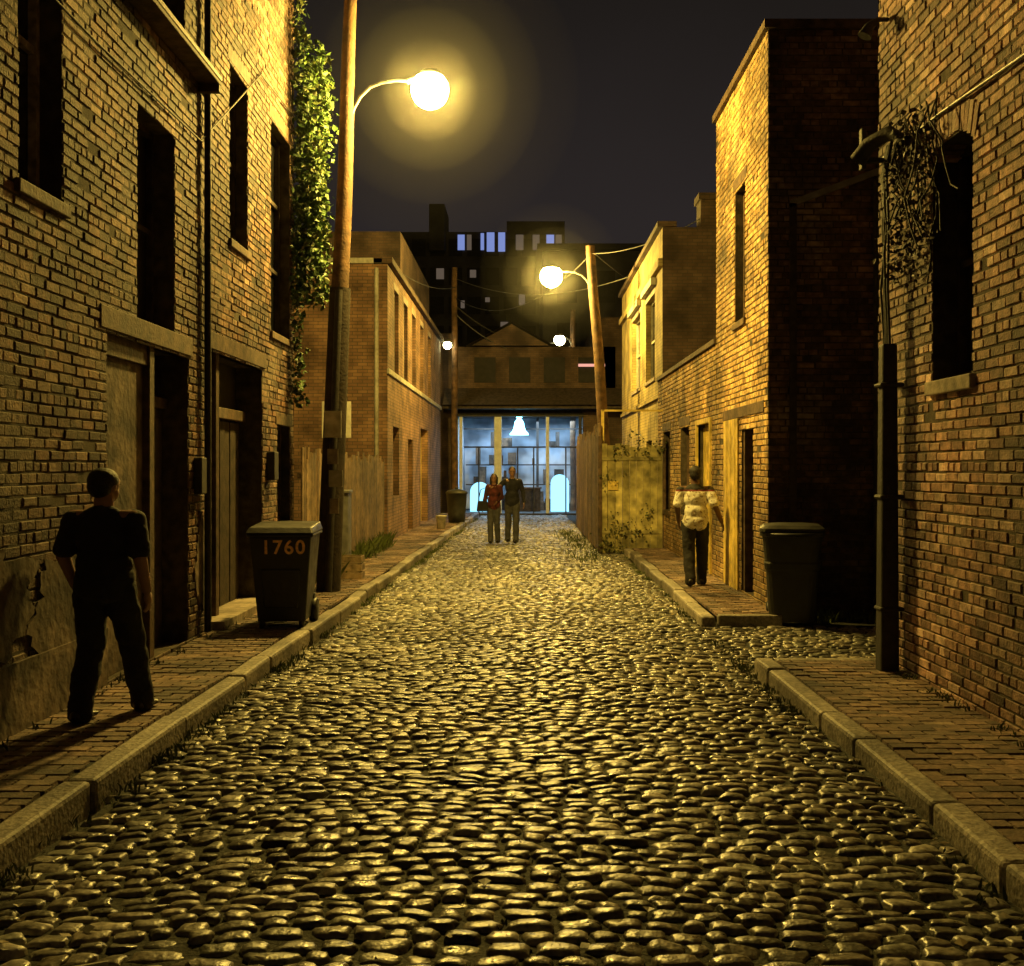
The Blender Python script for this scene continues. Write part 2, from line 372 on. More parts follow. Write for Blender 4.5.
fl.box(mb,11.05+o,11.5+o,.12,2.6,-.3,-.14,5); fl.box(mb,11.5+o,11.62+o,.12,2.95,-.31,-.08,4); fl.box(mb,11.62+o,13.18+o,2.3,2.42,-.31,-.2,4)
for k in range(7): fl.box(mb,11.66+o+k*.215,11.86+o+k*.215,.14,2.28,-.31,-.27+.008*(k%2),8)
fl.box(mb,10.9+o,13.35+o,2.95,3.12,-.15,.012,4)
fl.box(mb,4.4+o,8.28+o,.1,.55,-.02,.014,5); fl.box(mb,-1,3.2+o,.1,.55,-.02,.014,5)
fl.box(mb,11.1+o,13.15+o,.1,.2,-.3,.12,9)
mb.obj('doors_and_trim',[M_brick,M_mortar,M_black,M_glass,M_wood,M_plaster,M_yellow,M_frame,M_darkwood,M_stone],LB,bevel=.006)
mb=MB()
for (cu,cz,ru,rz_) in ((6.1,.95,.9,.45),(7.6,.85,.6,.4),(5.1,.9,.7,.4),(10.72,.8,.22,.4)):
    n=60; P=[]
    for i in range(n):
        a=2*math.pi*i/n; q=1+.45*noise.noise((math.cos(a)*2+cu,math.sin(a)*2+cz,1))+.28*noise.noise((math.cos(a)*7+cu,math.sin(a)*7,2))
        P.append((cu+o+ru*q*math.cos(a),max(.13,cz+rz_*q*math.sin(a))))
    mb.poly([fl.p(u,z,.0075+.003*(cu>7)) for u,z in P],0)
    for i in range(n):
        a=P[i]; b=P[(i+1)%n]; mb.poly([fl.p(a[0],a[1],-.008),fl.p(b[0],b[1],-.008),fl.p(b[0],b[1],.0075),fl.p(a[0],a[1],.0075)],0)
mb.obj('flaking_render',[M_plaster],LB)
mb=MB()
fl.box(mb,8.35+o,10.7+o,5.46,5.50,0,.20,0); fl.box(mb,8.35+o,10.7+o,5.505,5.55,.155,.205,1)
fl.box(mb,10.6+o,10.68+o,5.38,5.455,0,.20,0)
mb.obj('window_awning_ledge',[M_wood,M_frame],LB,bevel=.006)
mb=MB(); mb.box(-11,XL-.34,-3,15,0,9.0,0); mb.box(-11.1,XL+.12,-3.1,15.1,9.0,9.25,1); mb.obj('building_core',[M_bt2,M_stone],LB)
fe=Frame((XL,15),(-1,0),(0,1)); mb=MB(); fe.quad(mb,0,7.8,0,9,0,0); mb.obj('end_wall',[M_bt],LB)
wire('downpipe',[(XL+.05,10.75,.15),(XL+.05,10.75,5.4),(XL+.05,10.75,8.9)],.035,M_iron,LB)
wire('wall_cable',[(XL+.03,5,4.9),(XL+.03,8,4.85),(XL+.03,10.6,4.9),(XL+.03,13,6.4),(XL+.03,14.9,6.5)],.009,M_iron,LB)
mb=MB(); fl.box(mb,10.45+o,10.62+o,1.5,1.85,0,.08,0); fl.box(mb,13.4+o,13.62+o,1.6,1.95,0,.1,0); mb.obj('meter_boxes',[M_iron],LB,bevel=.01)

# ------------------------------------------------------------------ right near building
RB=empty('brick_building'); XR=3.05
fr=Frame((XR,-3),(0,1),(-1,0))
opsR=[(7.5+o,8.25+o,2.4,4.12,.25,2),(2.6+o,3.4+o,2.3,4.1,.2,3),(-.5+o,.6+o,.12,2.4,.2,4)]
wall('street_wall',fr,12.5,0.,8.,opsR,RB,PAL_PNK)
mb=MB()
fr.box(mb,7.45+o,8.30+o,2.29,2.395,-.23,.04,0); fr.box(mb,2.5+o,3.5+o,2.17,2.295,-.18,.05,0)
mb.obj('window_sill',[M_stone],RB,bevel=.01)
window(fr,7.5+o,8.25+o,2.4,4.12,.25,RB,M_darkwood,sill=False,lintel=False)
window(fr,2.6+o,3.4+o,2.3,4.1,.2,RB,M_darkwood,sill=False)
mb=MB()
for k in range(13):
    t=(k+.5)/13; u=7.44+o+.87*t; rise=.16*(1-(2*t-1)**2); an=(t-.5)*.75
    zb=4.0+rise-.02; hw=.029; Lh=.22
    c=random.choice(PAL_PNK); P=[]
    for off in (.006+random.random()*.006,-.2):
        for (du,dz) in ((-hw,0),(hw,0),(hw*1.15,Lh),(-hw*1.15,Lh)):
            uu=u+du*math.cos(an)+dz*math.sin(an); zz=zb-du*math.sin(an)+dz*math.cos(an); P.append(fr.p(uu,zz,off))
    mb.hexa(P,0,c)
mb.obj('window_arch',[M_brick],RB,recalc=True)
mb=MB(); mb.box(XR+.34,9,-3,9.46,0,8,0); mb.box(XR-.1,9,-3.1,9.6,8,8.25,1); mb.obj('building_core',[M_bt2,M_stone],RB)
fe=Frame((XR,9.5),(1,0),(0,1)); mb=MB(); fe.quad(mb,0,6,0,8,0,0); mb.obj('end_wall',[M_bt2],RB)
wire('conduit_run',[(XR-.03,-1,4.42),(XR-.03,4,4.30),(XR-.03,6.5,4.24),(XR-.03,8.0,4.33),(XR-.03,9.3,4.36)],.013,M_metal,RB)
mb=MB(); 
mb.hexa([(2.85,8.80,.1),(3.00,8.80,.1),(3.00,8.96,.1),(2.85,8.96,.1),(2.87,8.82,2.75),(2.99,8.82,2.75),(2.99,8.94,2.75),(2.87,8.94,2.75)],0)
for z in (.6,1.5,2.4): mb.box(2.84,3.04,8.79,8.97,z,z+.035,0)
mb.obj('cable_guard',[M_iron,M_metal],RB,bevel=.02)
for k in range(5):
    a=8.83+.03*k; wire('service_cable',[(2.93,a,2.7),(2.90+.02*random.random(),a+.02,3.2),(2.92,a+.1*math.sin(k),3.7),(2.95,a+.15,4.15),(2.98,a+.1,4.4)],.011,M_iron,RB)
mb=MB(); mb.box(2.80,3.05,9.1,9.14,4.28,4.32,0); mb.box(2.80,3.05,9.1,9.14,4.46,4.50,0); mb.box(2.78,2.82,9.08,9.16,4.22,4.56,0); mb.obj('insulator_bracket',[M_iron],RB,bevel=.008)
wire('weatherhead',[(2.98,8.6,4.3),(2.9,8.75,4.42),(2.8,8.95,4.38),(2.74,9.05,4.28)],.055,M_iron,RB,r_list=[.8,1,1.15,1.3])
wire('bracket_lamp',[(3.04,9.2,5.5),(2.95,9.2,5.5),(2.88,9.2,5.44),(2.84,9.2,5.36)],.035,M_iron,RB,r_list=[.5,.6,1.2,1.7])
for k in range(16):
    y0=random.uniform(8.0,8.9); pts=[(3.0,y0,4.4+random.uniform(-.1,.1))]
    for i in range(7): 
        q=pts[-1]; pts.append((min(3.03,max(2.8,q[0]+random.uniform(-.07,.06))),q[1]+random.uniform(-.13,.13),q[2]-random.uniform(.03,.22)))
    wire('hanging_wire',pts,.007,M_iron,RB)

def leaves(name,pts,size,cols,parent=None,n_per=1):
    mb=MB()
    for p in pts:
        for _ in range(n_per):
            s=size*random.uniform(.5,1.25); d=Vector((random.gauss(0,1),random.gauss(0,1),random.gauss(0,1)-.6)).normalized()
            e=d.cross(Vector((random.gauss(0,1),random.gauss(0,1),random.gauss(0,1)))).normalized(); c=random.choice(cols); g=random.uniform(.6,1.3)
            c=(c[0]*g,c[1]*g,c[2]*g); P=Vector(p); nrm=d.cross(e)*s*.15
            mb.poly([P,P+d*s*.45+e*s*.42+nrm,P+d*s,P+d*s*.45-e*s*.42+nrm],0,c)
    return mb.obj(name,[M_leaf],parent)
pts=[]
for k in range(20):
    cy=random.uniform(8.15,8.9); cz=random.uniform(3.4,4.4); 
    for i in range(32): pts.append((3.0-abs(random.gauss(0,.06)),cy+random.gauss(0,.09),cz+random.gauss(0,.11)))
leaves('dead_vine',pts,.05,[(.045,.032,.02),(.03,.022,.015)],None)

# ------------------------------------------------------------------ tall right building
TB=empty('brick_building'); XT=2.85
ft=Frame((XT,12.9),(0,1),(-1,0))
opsT=[(.85,1.6,.12,2.25,.2,2),(1.35,2.05,3.7,5.5,.18,3)]
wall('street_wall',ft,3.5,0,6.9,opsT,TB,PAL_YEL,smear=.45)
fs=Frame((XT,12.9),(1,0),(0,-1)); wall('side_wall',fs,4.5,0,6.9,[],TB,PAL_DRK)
window(ft,1.35,2.05,3.7,5.5,.18,TB,M_wood)
mb=MB()
ft.box(mb,.2,2.9,2.42,2.56,-.05,.012,0); ft.box(mb,.85,.92,.12,2.25,-.19,-.03,0); ft.box(mb,1.53,1.6,.12,2.25,-.19,-.03,0)
ft.box(mb,.92,1.53,.14,2.2,-.19,-.15,1)
for k in range(7): ft.box(mb,1.75+k*.145,1.75+k*.145+.137,.12,2.41,.002,.026+.006*(k%2),2)
mb.obj('door_and_trim',[M_wood,M_darkwood,M_yellow],TB,bevel=.006)
mb=MB(); mb.box(XT-.05,XT+4.5,12.85,16.45,6.9,7.0,0); mb.box(XT+.34,XT+4.5,13.24,16.4,0,6.9,1); mb.obj('roof_coping',[M_wood,M_bt2],TB)
fn=Frame((XT,16.4),(1,0),(0,1)); mb=MB(); fn.quad(mb,0,4.5,0,6.9,0,0); mb.obj('back_wall',[M_bt2],TB)
mb=MB()
fs.box(mb,.25,.33,.0,4.85,.0,.03,0)
P=[]
for off in (.03,.004):
    for (u,z) in ((.25,4.8),(1.6,5.3),(1.6,5.38),(.25,4.88)): P.append(fs.p(u,z,off))
mb.hexa(P,1); mb.obj('roof_flashing',[M_darkwood,M_metal],TB,recalc=True)
wire('downpipe',[(XT+1.25,12.82,.1),(XT+1.25,12.82,5.1)],.04,M_iron,TB)
# ------------------------------------------------------------------ low annex
AN=empty('brick_annex'); fa=Frame((XT,16.4),(0,1),(-1,0))
opsA=[(.5,1.75,.12,2.45,.12,6),(2.7,3.8,.9,2.5,.18,3),(5.2,6.3,.9,2.5,.18,3)]
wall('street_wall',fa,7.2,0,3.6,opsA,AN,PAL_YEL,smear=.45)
window(fa,2.7,3.8,.9,2.5,.18,AN,M_wood); window(fa,5.2,6.3,.9,2.5,.18,AN,M_wood)
mb=MB(); fa.box(mb,-.0,7.2,3.6,3.68,-.3,.04,0); fa.box(mb,.58,1.67,.2,2.4,-.11,-.08,1); fa.box(mb,.42,.5,.12,2.53,-.05,.03,1); fa.box(mb,1.75,1.83,.12,2.53,-.05,.03,1); fa.box(mb,.5,1.75,2.45,2.53,-.05,.03,1)
for (a,b,c,d) in ((.68,1.08,.35,1.1),(1.18,1.57,.35,1.1),(.68,1.08,1.25,2.25),(1.18,1.57,1.25,2.25)): fa.box(mb,a,b,c,d,-.08,-.065,1)
mb.obj('door_and_coping',[M_wood,M_yellow],AN,bevel=.005)
mb=MB(); mb.box(XT+.32,XT+5,16.42,23.6,0,3.6,0); mb.obj('building_core',[M_bt2],AN)

# ------------------------------------------------------------------ far right building
FB=empty('brick_building'); ff=Frame((3.0,24),(0,1),(-1,0))
opsF=[(1.4,3.3,3.85,5.8,.18,3),(4.6,6.8,3.85,5.8,.18,3),(2,3.2,.1,2.4,.2,2)]
wall('street_wall',ff,10,0,7.0,opsF,FB,bricks=False,backmat=M_bty)
window(ff,1.4,3.3,3.85,5.8,.18,FB,M_white); window(ff,4.6,6.8,3.85,5.8,.18,FB,M_white)
mb=MB(); ff.box(mb,-.05,10,6.15,6.32,0,.10,0); ff.box(mb,-.1,10,7.0,7.12,-.3,.12,1); ff.box(mb,-.05,10,3.3,3.40,0,.05,0)
ff.box(mb,1.2,3.5,5.95,6.12,0,.12,2); ff.box(mb,4.4,7.0,5.95,6.12,0,.12,2)
mb.obj('cornice',[M_bty,M_bt2,M_white],FB,bevel=.01)
mb=MB(); mb.box(3.25,9,24,34,0,6.9,0); mb.box(3.2,8.8,24.2,33.8,6.9,7.05,0); mb.obj('building_core',[M_bt2],FB)
fg=Frame((3.0,24),(1,0),(0,-1)); mb=MB(); fg.quad(mb,0,6,0,7.0,.004,0); mb.obj('side_wall',[M_bt2],FB)
mb=MB(); mb.box(3.9,4.4,24.4,25,7.05,7.7,0); mb.box(3.85,4.45,24.35,25.05,7.7,7.85,0); mb.obj('chimney',[M_bt2],FB)

# ------------------------------------------------------------------ left far building
GB=empty('brick_building'); fl2=Frame((-3.0,24),(0,1),(1,0))
opsG=[(1.2,2.1,3.95,5.85,.15,3),(3.2,4.1,3.95,5.85,.15,3),(5.2,6.2,3.95,5.85,.15,3),(7.5,8.5,3.95,5.85,.15,3),(10,11,3.95,5.85,.15,3),(4.2,5.4,.12,2.5,.2,6),(7.6,10,.12,2.9,.2,6),(1.0,2.2,1.1,2.7,.15,3)]
wall('street_wall',fl2,15,0,6.2,opsG,GB,bricks=False,backmat=M_bt)
for a in (1.2,3.2,5.2,7.5,10): window(fl2,a,a+.9,3.95,5.85,.15,GB,M_white,sill=False)
fl3=Frame((-3.0,24),(-1,0),(0,-1)); mb=MB(); fl3.quad(mb,0,6,0,6.2,0,0); mb.obj('side_wall',[M_bt],GB)
mb=MB(); fl2.box(mb,-.1,15,3.80,3.92,0,.05,0); fl2.box(mb,-.1,15,6.2,6.34,-.3,.12,1); fl3.box(mb,.1,6,6.2,6.32,-.3,.1,0); mb.obj('cornice',[M_white,M_bt2],GB,bevel=.01)
mb=MB(); mb.box(-9,-3.3,24.03,39,0,6.15,0); mb.box(-9,-3.4,30,39,6.15,8.2,0); mb.obj('building_core',[M_bt2],GB)
wire('white_downpipe',[(-3.23,23.93,.12),(-3.23,23.93,6.1)],.05,M_white,GB)
# ------------------------------------------------------------------ fences
def planks(name,P,U,N,L,z0,h,mats,parent=None,w=.14,jit=.05,rails=True):
    f=Frame(P,U,N); mb=MB(); u=0
    while u<L:
        ww=w*random.uniform(.9,1.05); g=random.uniform(.6,1.25); c=(.19*g,.125*g,.07*g)
        f.box(mb,u,min(L,u+ww-.008),z0+random.uniform(0,.03),z0+h+random.uniform(-jit,jit),0,.022+random.uniform(0,.008),0,c); u+=ww
    if rails:
        for z in (.35,h-.35): f.box(mb,0,L,z0+z,z0+z+.09,-.05,0,0,(.15,.1,.06))
    return mb.obj(name,mats,parent)
M_plank=mat('plank',attr=True,rough=.85,nscale=10,namt=.4,bump=.6,bscale=35,grime=.5)
planks('wooden_fence',(-3.08,15.1),(0,1),(1,0),8.8,.1,1.85,[M_plank],jit=.1)
G=empty('wooden_gate')
f1=Frame((1.55,22.6),(1,0),(0,-1)); mb=MB()
M_gpl=mat('green_plank',attr=True,rough=.85,nscale=5,namt=.5,bump=.6,bscale=20,grime=.5)
u=0
while u<1.26:
    w_=random.uniform(.13,.16); g=random.uniform(.7,1.2); f1.box(mb,u,min(1.27,u+w_-.008),.0,2.2+random.uniform(-.05,.05),0,.025+random.uniform(0,.006),0,(.42*g,.36*g,.14*g)); u+=w_
f1.box(mb,-.05,.03,0,2.4,-.05,.05,1); f1.box(mb,1.28,1.34,0,2.35,-.05,.04,1); f1.box(mb,.03,1.25,1.9,1.98,.034,.05,0,(.32,.28,.12)); f1.box(mb,.03,1.25,.4,.48,.034,.05,0,(.32,.28,.12))
mb.obj('plank_panel',[M_gpl,M_wood],G,bevel=.004)
planks('plank_side',(1.55,22.62),(0,1),(-1,0),10,.0,2.55,[M_plank],G,jit=.15)
mb=MB(); f1.box(mb,.15,.36,1.3,1.48,.052,.058,0); mb.obj('paper_notice',[M_yellow],G)
mb=MB(); mb.box(1.6,3.0,22.8,22.84,2.92,2.96,0); mb.box(1.58,1.64,22.8,22.86,0,2.96,0); mb.obj('gate_frame',[M_yellow],G)

# ------------------------------------------------------------------ street lamps
def halo(name,loc,R,den,parent):  # scattering sphere added around a lamp, standing in for lens bloom
    bm=bmesh.new(); bmesh.ops.create_icosphere(bm,subdivisions=4,radius=R); me=bpy.data.meshes.new(name); bm.to_mesh(me); bm.free()
    m=bpy.data.materials.new('lamp_halo'); m.use_nodes=True; N=m.node_tree.nodes; N.clear(); vs=N.new('ShaderNodeVolumeScatter'); vs.inputs['Density'].default_value=den; vs.inputs['Anisotropy'].default_value=.0
    oo=N.new('ShaderNodeOutputMaterial'); m.node_tree.links.new(vs.outputs[0],oo.inputs['Volume']); me.materials.append(m)
    o_=bpy.data.objects.new(name,me); o_.location=loc; link(o_,parent)
def street_lamp(base,top,lamp,gmat,rb,rt,glr=.17,halos=None):
    E=empty('street_lamp'); b=Vector(base); t=Vector(top); n=14; pts=[b.lerp(t,i/n)+Vector((.012*math.sin(i*.9),0,0)) for i in range(n+1)]
    wire('pole',[tuple(p) for p in pts],1.,M_pole,E,r_list=[rb+(rt-rb)*i/n for i in range(n+1)])
    lp=Vector(lamp); k=(lp.z-.25-b.z)/(t.z-b.z); a=b.lerp(t,k); out=(lp-a); out.z=0; L=out.length; out.normalize()
    arm=[a-Vector((0,0,.35)),a+out*(L*.08),a+out*L*.16+Vector((0,0,.16)),a+out*L*.28+Vector((0,0,.29)),a+out*L*.42+Vector((0,0,.35)),a+out*L*.6+Vector((0,0,.38)),a+out*(L-.3)+Vector((0,0,.37))]
    wire('arm',[tuple(p) for p in arm],.024,M_metal,E)
    hd=lathe('lamp_head',[(.03,.12),(.10,.11),(.15,.07),(.17,.02),(.165,.0)],(lp.x,lp.y,lp.z+glr*.62),M_metal,E,seg=20,sx=1.0,sy=.8)
    wire('lamp_neck',[tuple(arm[-1]),tuple(lp+Vector((0,0,.16))-out*.1)],.04,M_metal,E)
    pr=[(.01,-glr)]+[(glr*math.sin(a_),-glr*math.cos(a_)) for a_ in np.linspace(.2,math.pi*.74,8)]
    lathe('glowing_globe',pr,(lp.x,lp.y,lp.z),gmat,E,seg=18)
    if halos:
        for (R,d) in halos: halo('halo_sphere',tuple(lp),R,d,E)
    return E
L1=street_lamp((-2.63,14.7,.05),(-2.30,14.7,8.6),(-1.27,14.7,6.80),M_lamp,.15,.08,glr=.25,halos=[(.65,.0046),(1.05,.0024),(1.5,.0012),(2.0,.0005)])
mb=MB()
wire('cable_guard',[(-2.60,14.52,.1),(-2.46,14.54,4.1)],.05,M_iron,L1)
wire('creosote_sleeve',[(-2.63,14.7,.1),(-2.61,14.7,.6),(-2.47,14.7,4.15)],.165,M_poledark,L1,r_list=[1,.98,.86])
mb.box(-2.64,-2.42,14.47,14.49,2.15,2.5,0); mb.box(-2.58,-2.40,14.465,14.48,1.5,1.72,0); mb.box(-2.57,-2.45,14.46,14.48,1.15,1.35,1); mb.box(-2.6,-2.46,14.46,14.48,1.8,2.0,1); mb.obj('posters',[M_white,M_stone],L1)
mb=MB(); mb.box(-2.9,-1.9,14.62,14.68,8.1,8.2,0); mb.obj('crossarm',[M_poledark],L1)
L2=street_lamp((2.28,29,0),(1.72,29,7.6),(.69,29,6.80),M_lamp2,.16,.12,glr=.29,halos=[(.8,.0048),(1.3,.0022),(1.9,.0009)])
L3=street_lamp((1.9,43.5,0),(1.9,43.5,8.),(1.35,43,6.75),M_lampw,.12,.1,glr=.22)
L4=street_lamp((-2.55,39.8,0),(-2.55,39.8,9.),(-2.78,39.4,6.15),M_lampw,.13,.1,glr=.15)
W=empty('overhead_wires')
wire('cable',sag((-2.5,39.8,7.6),(1.9,43.5,6.9),.7),.025,M_iron,W); wire('cable',sag((-2.5,39.8,7.9),(1.75,29,7.4),.9),.014,M_iron,W)
wire('cable',sag((-2.5,39.8,7.3),(1.9,43.5,6.6),.8),.02,M_metal,W); wire('cable',sag((-2.5,39.8,8.6),(3.2,30,7.1),.6),.012,M_metal,W)
wire('cable',sag((-2.5,39.8,8.3),(-3.2,24.3,6.4),.3),.012,M_iron,W)
wire('cable',sag((1.72,29,7.4),(3.9,24.5,7.3),.2),.012,M_iron,W); wire('cable',sag((1.72,29,7.5),(9,50,8.5),.5),.014,M_iron,W)

# ------------------------------------------------------------------ clutter by the pole
SG=empty('street_sign'); wire('post',[(-2.92,16.6,.1),(-2.92,16.6,2.75)],.025,M_metal,SG); mb=MB(); mb.box(-3.06,-2.62,16.56,16.58,2.2,2.75,0); mb.box(-3.0,-2.7,16.55,16.559,2.45,2.5,1); mb.box(-3.0,-2.7,16.55,16.559,2.32,2.36,1); mb.obj('sign_plate',[M_white,M_orange],SG,bevel=.004)
EBX=empty('electrical_box'); mb=MB(); mb.box(-3.05,-2.8,17.4,17.75,.1,1.35,0); mb.box(-3.08,-2.78,17.37,17.78,1.35,1.4,0); mb.obj('cabinet',[M_metal],EBX,bevel=.01)
CR=empty('wooden_crate',(-2.62,16.3,.12)); mb=MB()
for z in (.0,.12,.24): 
    mb.box(-.22,.22,-.17,-.15,z,z+.09,0,(.25,.18,.1)); mb.box(-.22,.22,.15,.17,z,z+.09,0,(.25,.18,.1)); mb.box(-.22,-.2,-.149,.149,z,z+.09,0,(.22,.15,.09)); mb.box(.2,.22,-.149,.149,z,z+.09,0,(.22,.15,.09))
mb.box(-.2,.2,-.149,.149,.0,.015,0,(.2,.15,.1)); mb.obj('slats',[M_plank],CR)

# ------------------------------------------------------------------ ivy
pts=[]
for k in range(44):
    x=random.uniform(-3.12,-2.74); yy=15.02+random.uniform(-.25,.18) if x<-2.95 else 15.0+random.uniform(-.1,.25); z=random.uniform(5.0,7.7); ln=random.uniform(.5,2.6)
    if z-ln<4.0: ln=max(.3,z-4.0)
    n=int(ln*60)
    for i in range(n):
        t=i/n; amp=.04+.04*math.sin(3.1*t*ln+k); pts.append((x+random.gauss(0,amp)+.03*math.sin(t*5+k),yy+random.gauss(0,.06),z-ln*t+random.gauss(0,.03)))
for k in range(900): pts.append((-3.10+abs(random.gauss(0,.05)),14.9+random.gauss(0,.14),random.uniform(2.6,8.6)))
leaves('ivy_vine',pts,.085,[(.035,.075,.014),(.055,.095,.02),(.025,.055,.012),(.065,.08,.02)])
pts=[]
for k in range(13):
    cx=random.uniform(1.6,2.8); cz=random.choice([random.uniform(.1,.5),random.uniform(2.05,2.4),random.uniform(.1,1.6)])
    for i in range(30): pts.append((cx+random.gauss(0,.12),22.53-abs(random.gauss(0,.03)),max(.05,cz+random.gauss(0,.12))))
leaves('creeper_vine',pts,.06,[(.07,.08,.02),(.09,.09,.03),(.05,.06,.02)])
def weeds(spots):
    mb=MB()
    for (x,y,z,n,h,sp) in spots:
        for i in range(n):
            bx=x+random.gauss(0,sp); by=y+random.gauss(0,sp); hh=h*random.uniform(.4,1.2); a=random.uniform(0,6.28); l=random.uniform(.2,.8)*hh
            dx=math.cos(a); dy=math.sin(a); w=.006; g=random.uniform(.6,1.4); c=(.07*g,.09*g,.02*g)
            mb.poly([(bx-dy*w,by+dx*w,z),(bx+dy*w,by-dx*w,z),(bx+dx*l*.4+dy*w,by+dy*l*.4-dx*w,z+hh*.6),(bx+dx*l,by+dy*l,z+hh),(bx+dx*l*.4-dy*w,by+dy*l*.4+dx*w,z+hh*.6)],0,c)
    mb.obj('weeds',[M_leaf])
sp=[]
for k in range(210):
    y=random.uniform(3,38); sp.append((kl(y)+.05,y,-.02,random.randint(5,20),.05,.045))
for k in range(110):
    y=random.uniform(3,22); sp.append((KR-.05,y,-.02,random.randint(4,14),.05,.04))
for k in range(50):
    y=random.uniform(15.3,24); sp.append((-2.95,y,.1,random.randint(15,45),random.uniform(.12,.35),.09))
for k in range(40):
    sp.append((random.uniform(.9,1.5),random.uniform(20,30),-.01,14,.12,.1))
for k in range(30):
    y=random.uniform(5,9.3); sp.append((2.98,y,.1,9,.05,.04)); sp.append((-3.08,random.uniform(5,14),.1,8,.06,.04))
for k in range(30): sp.append((random.uniform(2.2,4.2),12.75+random.uniform(-.2,.08),-.02,14,.14,.07))
for k in range(360):
    x=random.uniform(-2.2,1.9); y=random.uniform(3,24)
    if noise.noise((x*.8,y*.4,3))>.02: sp.append((x,y,float(rz(x,y))-.005,7,.02,.05))
weeds(sp)
mb=MB()
for k in range(700):
    y=random.uniform(2.2,16)
    x=random.choice([kl(y)+abs(random.gauss(0,.25)),KR-abs(random.gauss(0,.2)),random.uniform(-2,1.9)]); z=float(rz(x,y))+.024; s=random.uniform(.008,.028); a=random.uniform(0,6.28)
    g=random.uniform(.5,1.5); c=random.choice([(.2,.15,.07),(.12,.09,.05),(.3,.27,.2)]); c=tuple(q*g for q in c)
    mb.poly([(x+s*math.cos(a+i*1.57),y+s*(.6 if i%2 else 1)*math.sin(a+i*1.57),z+random.uniform(-.004,.012)) for i in range(4)],0,c)
mb.obj('fallen_leaves',[M_leaf])
mb=MB(); mb.hexa([(-1.62,3.72,.03),(-1.44,3.80,.03),(-1.445,3.81,.03),(-1.625,3.73,.03),(-1.62,3.72,.045),(-1.44,3.80,.045),(-1.445,3.81,.045),(-1.625,3.73,.045)]); mb.obj('paper_straw',[M_white])

# ------------------------------------------------------------------ bins
B=empty('wheelie_bin',(-2.50,11.5,.12)); mb=MB()
mb.hexa([(-.24,-.27,.06),(.24,-.27,.06),(.24,.25,.06),(-.24,.25,.06),(-.31,-.36,.93),(.31,-.36,.93),(.31,.33,.93),(-.31,.33,.93)],0)
mb.box(-.335,.335,-.385,.35,.93,.965,0)
mb.hexa([(-.34,-.42,.967),(.34,-.42,.967),(.34,.36,.967),(-.34,.36,.967),(-.31,-.36,1.03),(.31,-.36,1.03),(.31,.33,1.06),(-.31,.33,1.06)],0)
mb.hexa([(-.17,-.30,.2),(.17,-.30,.2),(.17,-.27,.2),(-.17,-.27,.2),(-.2,-.345,.6),(.2,-.345,.6),(.2,-.32,.6),(-.2,-.32,.6)],0)
mb.box(-.27,-.21,.2,.3,0,.3,0); mb.box(.21,.27,.2,.3,0,.3,0)
mb.obj('body',[M_rubber],B,bevel=.018)
for s in (-1,1):
    w=lathe('wheel',[(.02,-.03),(.11,-.03),(.125,-.015),(.125,.015),(.11,.03),(.02,.03)],(s*.27,.24,.125),M_rubber,B); w.rotation_euler=(0,math.pi/2,0)
    w=lathe('front_foot',[(.03,-.06),(.035,.06)],(s*.2,-.24,.05),M_rubber,B,seg=10)
wire('handle',[(-.25,.33,.93),(-.25,.45,.98),(.25,.45,.98),(.25,.33,.93)],.018,M_rubber,B)
def text(body,size,loc,rot,m,parent,ext=.003):
    c=bpy.data.curves.new('lettering','FONT'); c.body=body; c.size=size; c.align_x='CENTER'; c.extrude=ext; c.offset=.003; c.space_character=1.15; c.materials.append(m)
    o_=bpy.data.objects.new('painted_number',c); o_.location=loc; o_.rotation_euler=rot; return link(o_,parent)
text('1760',.20,(.03,-.352,.76),(math.radians(96),0,0),M_orange,B)
B.rotation_euler=(0,0,math.radians(3))
C=empty('trash_cart',(3.0,12.38,-.01)); mb=MB()
def rr(w,d,z,r=.1,n=5):
    P=[]
    for (sx,sy,a0) in ((1,1,0),(-1,1,90),(-1,-1,180),(1,-1,270)):
        for i in range(n):
            a=math.radians(a0+90*i/(n-1)); P.append((sx*(w-r)+r*math.cos(a),sy*(d-r)+r*math.sin(a),z))
    return P
def loft(name,secs,m,parent,smooth=True):
    bm=bmesh.new(); R=[[bm.verts.new(p) for p in s] for s in secs]; k=len(R[0])
    for a,b in zip(R,R[1:]):
        for i in range(k): bm.faces.new((a[i],a[(i+1)%k],b[(i+1)%k],b[i]))
    bm.faces.new(R[0][::-1]); bm.faces.new(R[-1]); bmesh.ops.recalc_face_normals(bm,faces=bm.faces)
    me=bpy.data.meshes.new(name); bm.to_mesh(me); bm.free(); me.materials.append(m); return link(bpy.data.objects.new(name,me),parent)
loft('body',[rr(.24,.22,.05),rr(.26,.24,.2),rr(.285,.27,.62),rr(.30,.28,.64),rr(.305,.285,.70),rr(.295,.28,.72),rr(.325,.31,1.0),rr(.35,.33,1.01),rr(.352,.332,1.05),rr(.33,.31,1.055)],M_green,C)
loft('lid',[rr(.355,.34,1.058),rr(.35,.335,1.09),rr(.30,.29,1.125),rr(.18,.17,1.14)],M_green,C)
for s in (-1,1):
    w=lathe('wheel',[(.02,-.03),(.1,-.03),(.115,-.015),(.115,.015),(.1,.03),(.02,.03)],(s*.25,.24,.115),M_rubber,C); w.rotation_euler=(0,math.pi/2,0)
wire('handle',[(-.22,-.32,1.02),(-.22,-.39,1.03),(.22,-.39,1.03),(.22,-.32,1.02)],.016,M_rubber,C)
C.rotation_euler=(0,0,math.radians(-12))
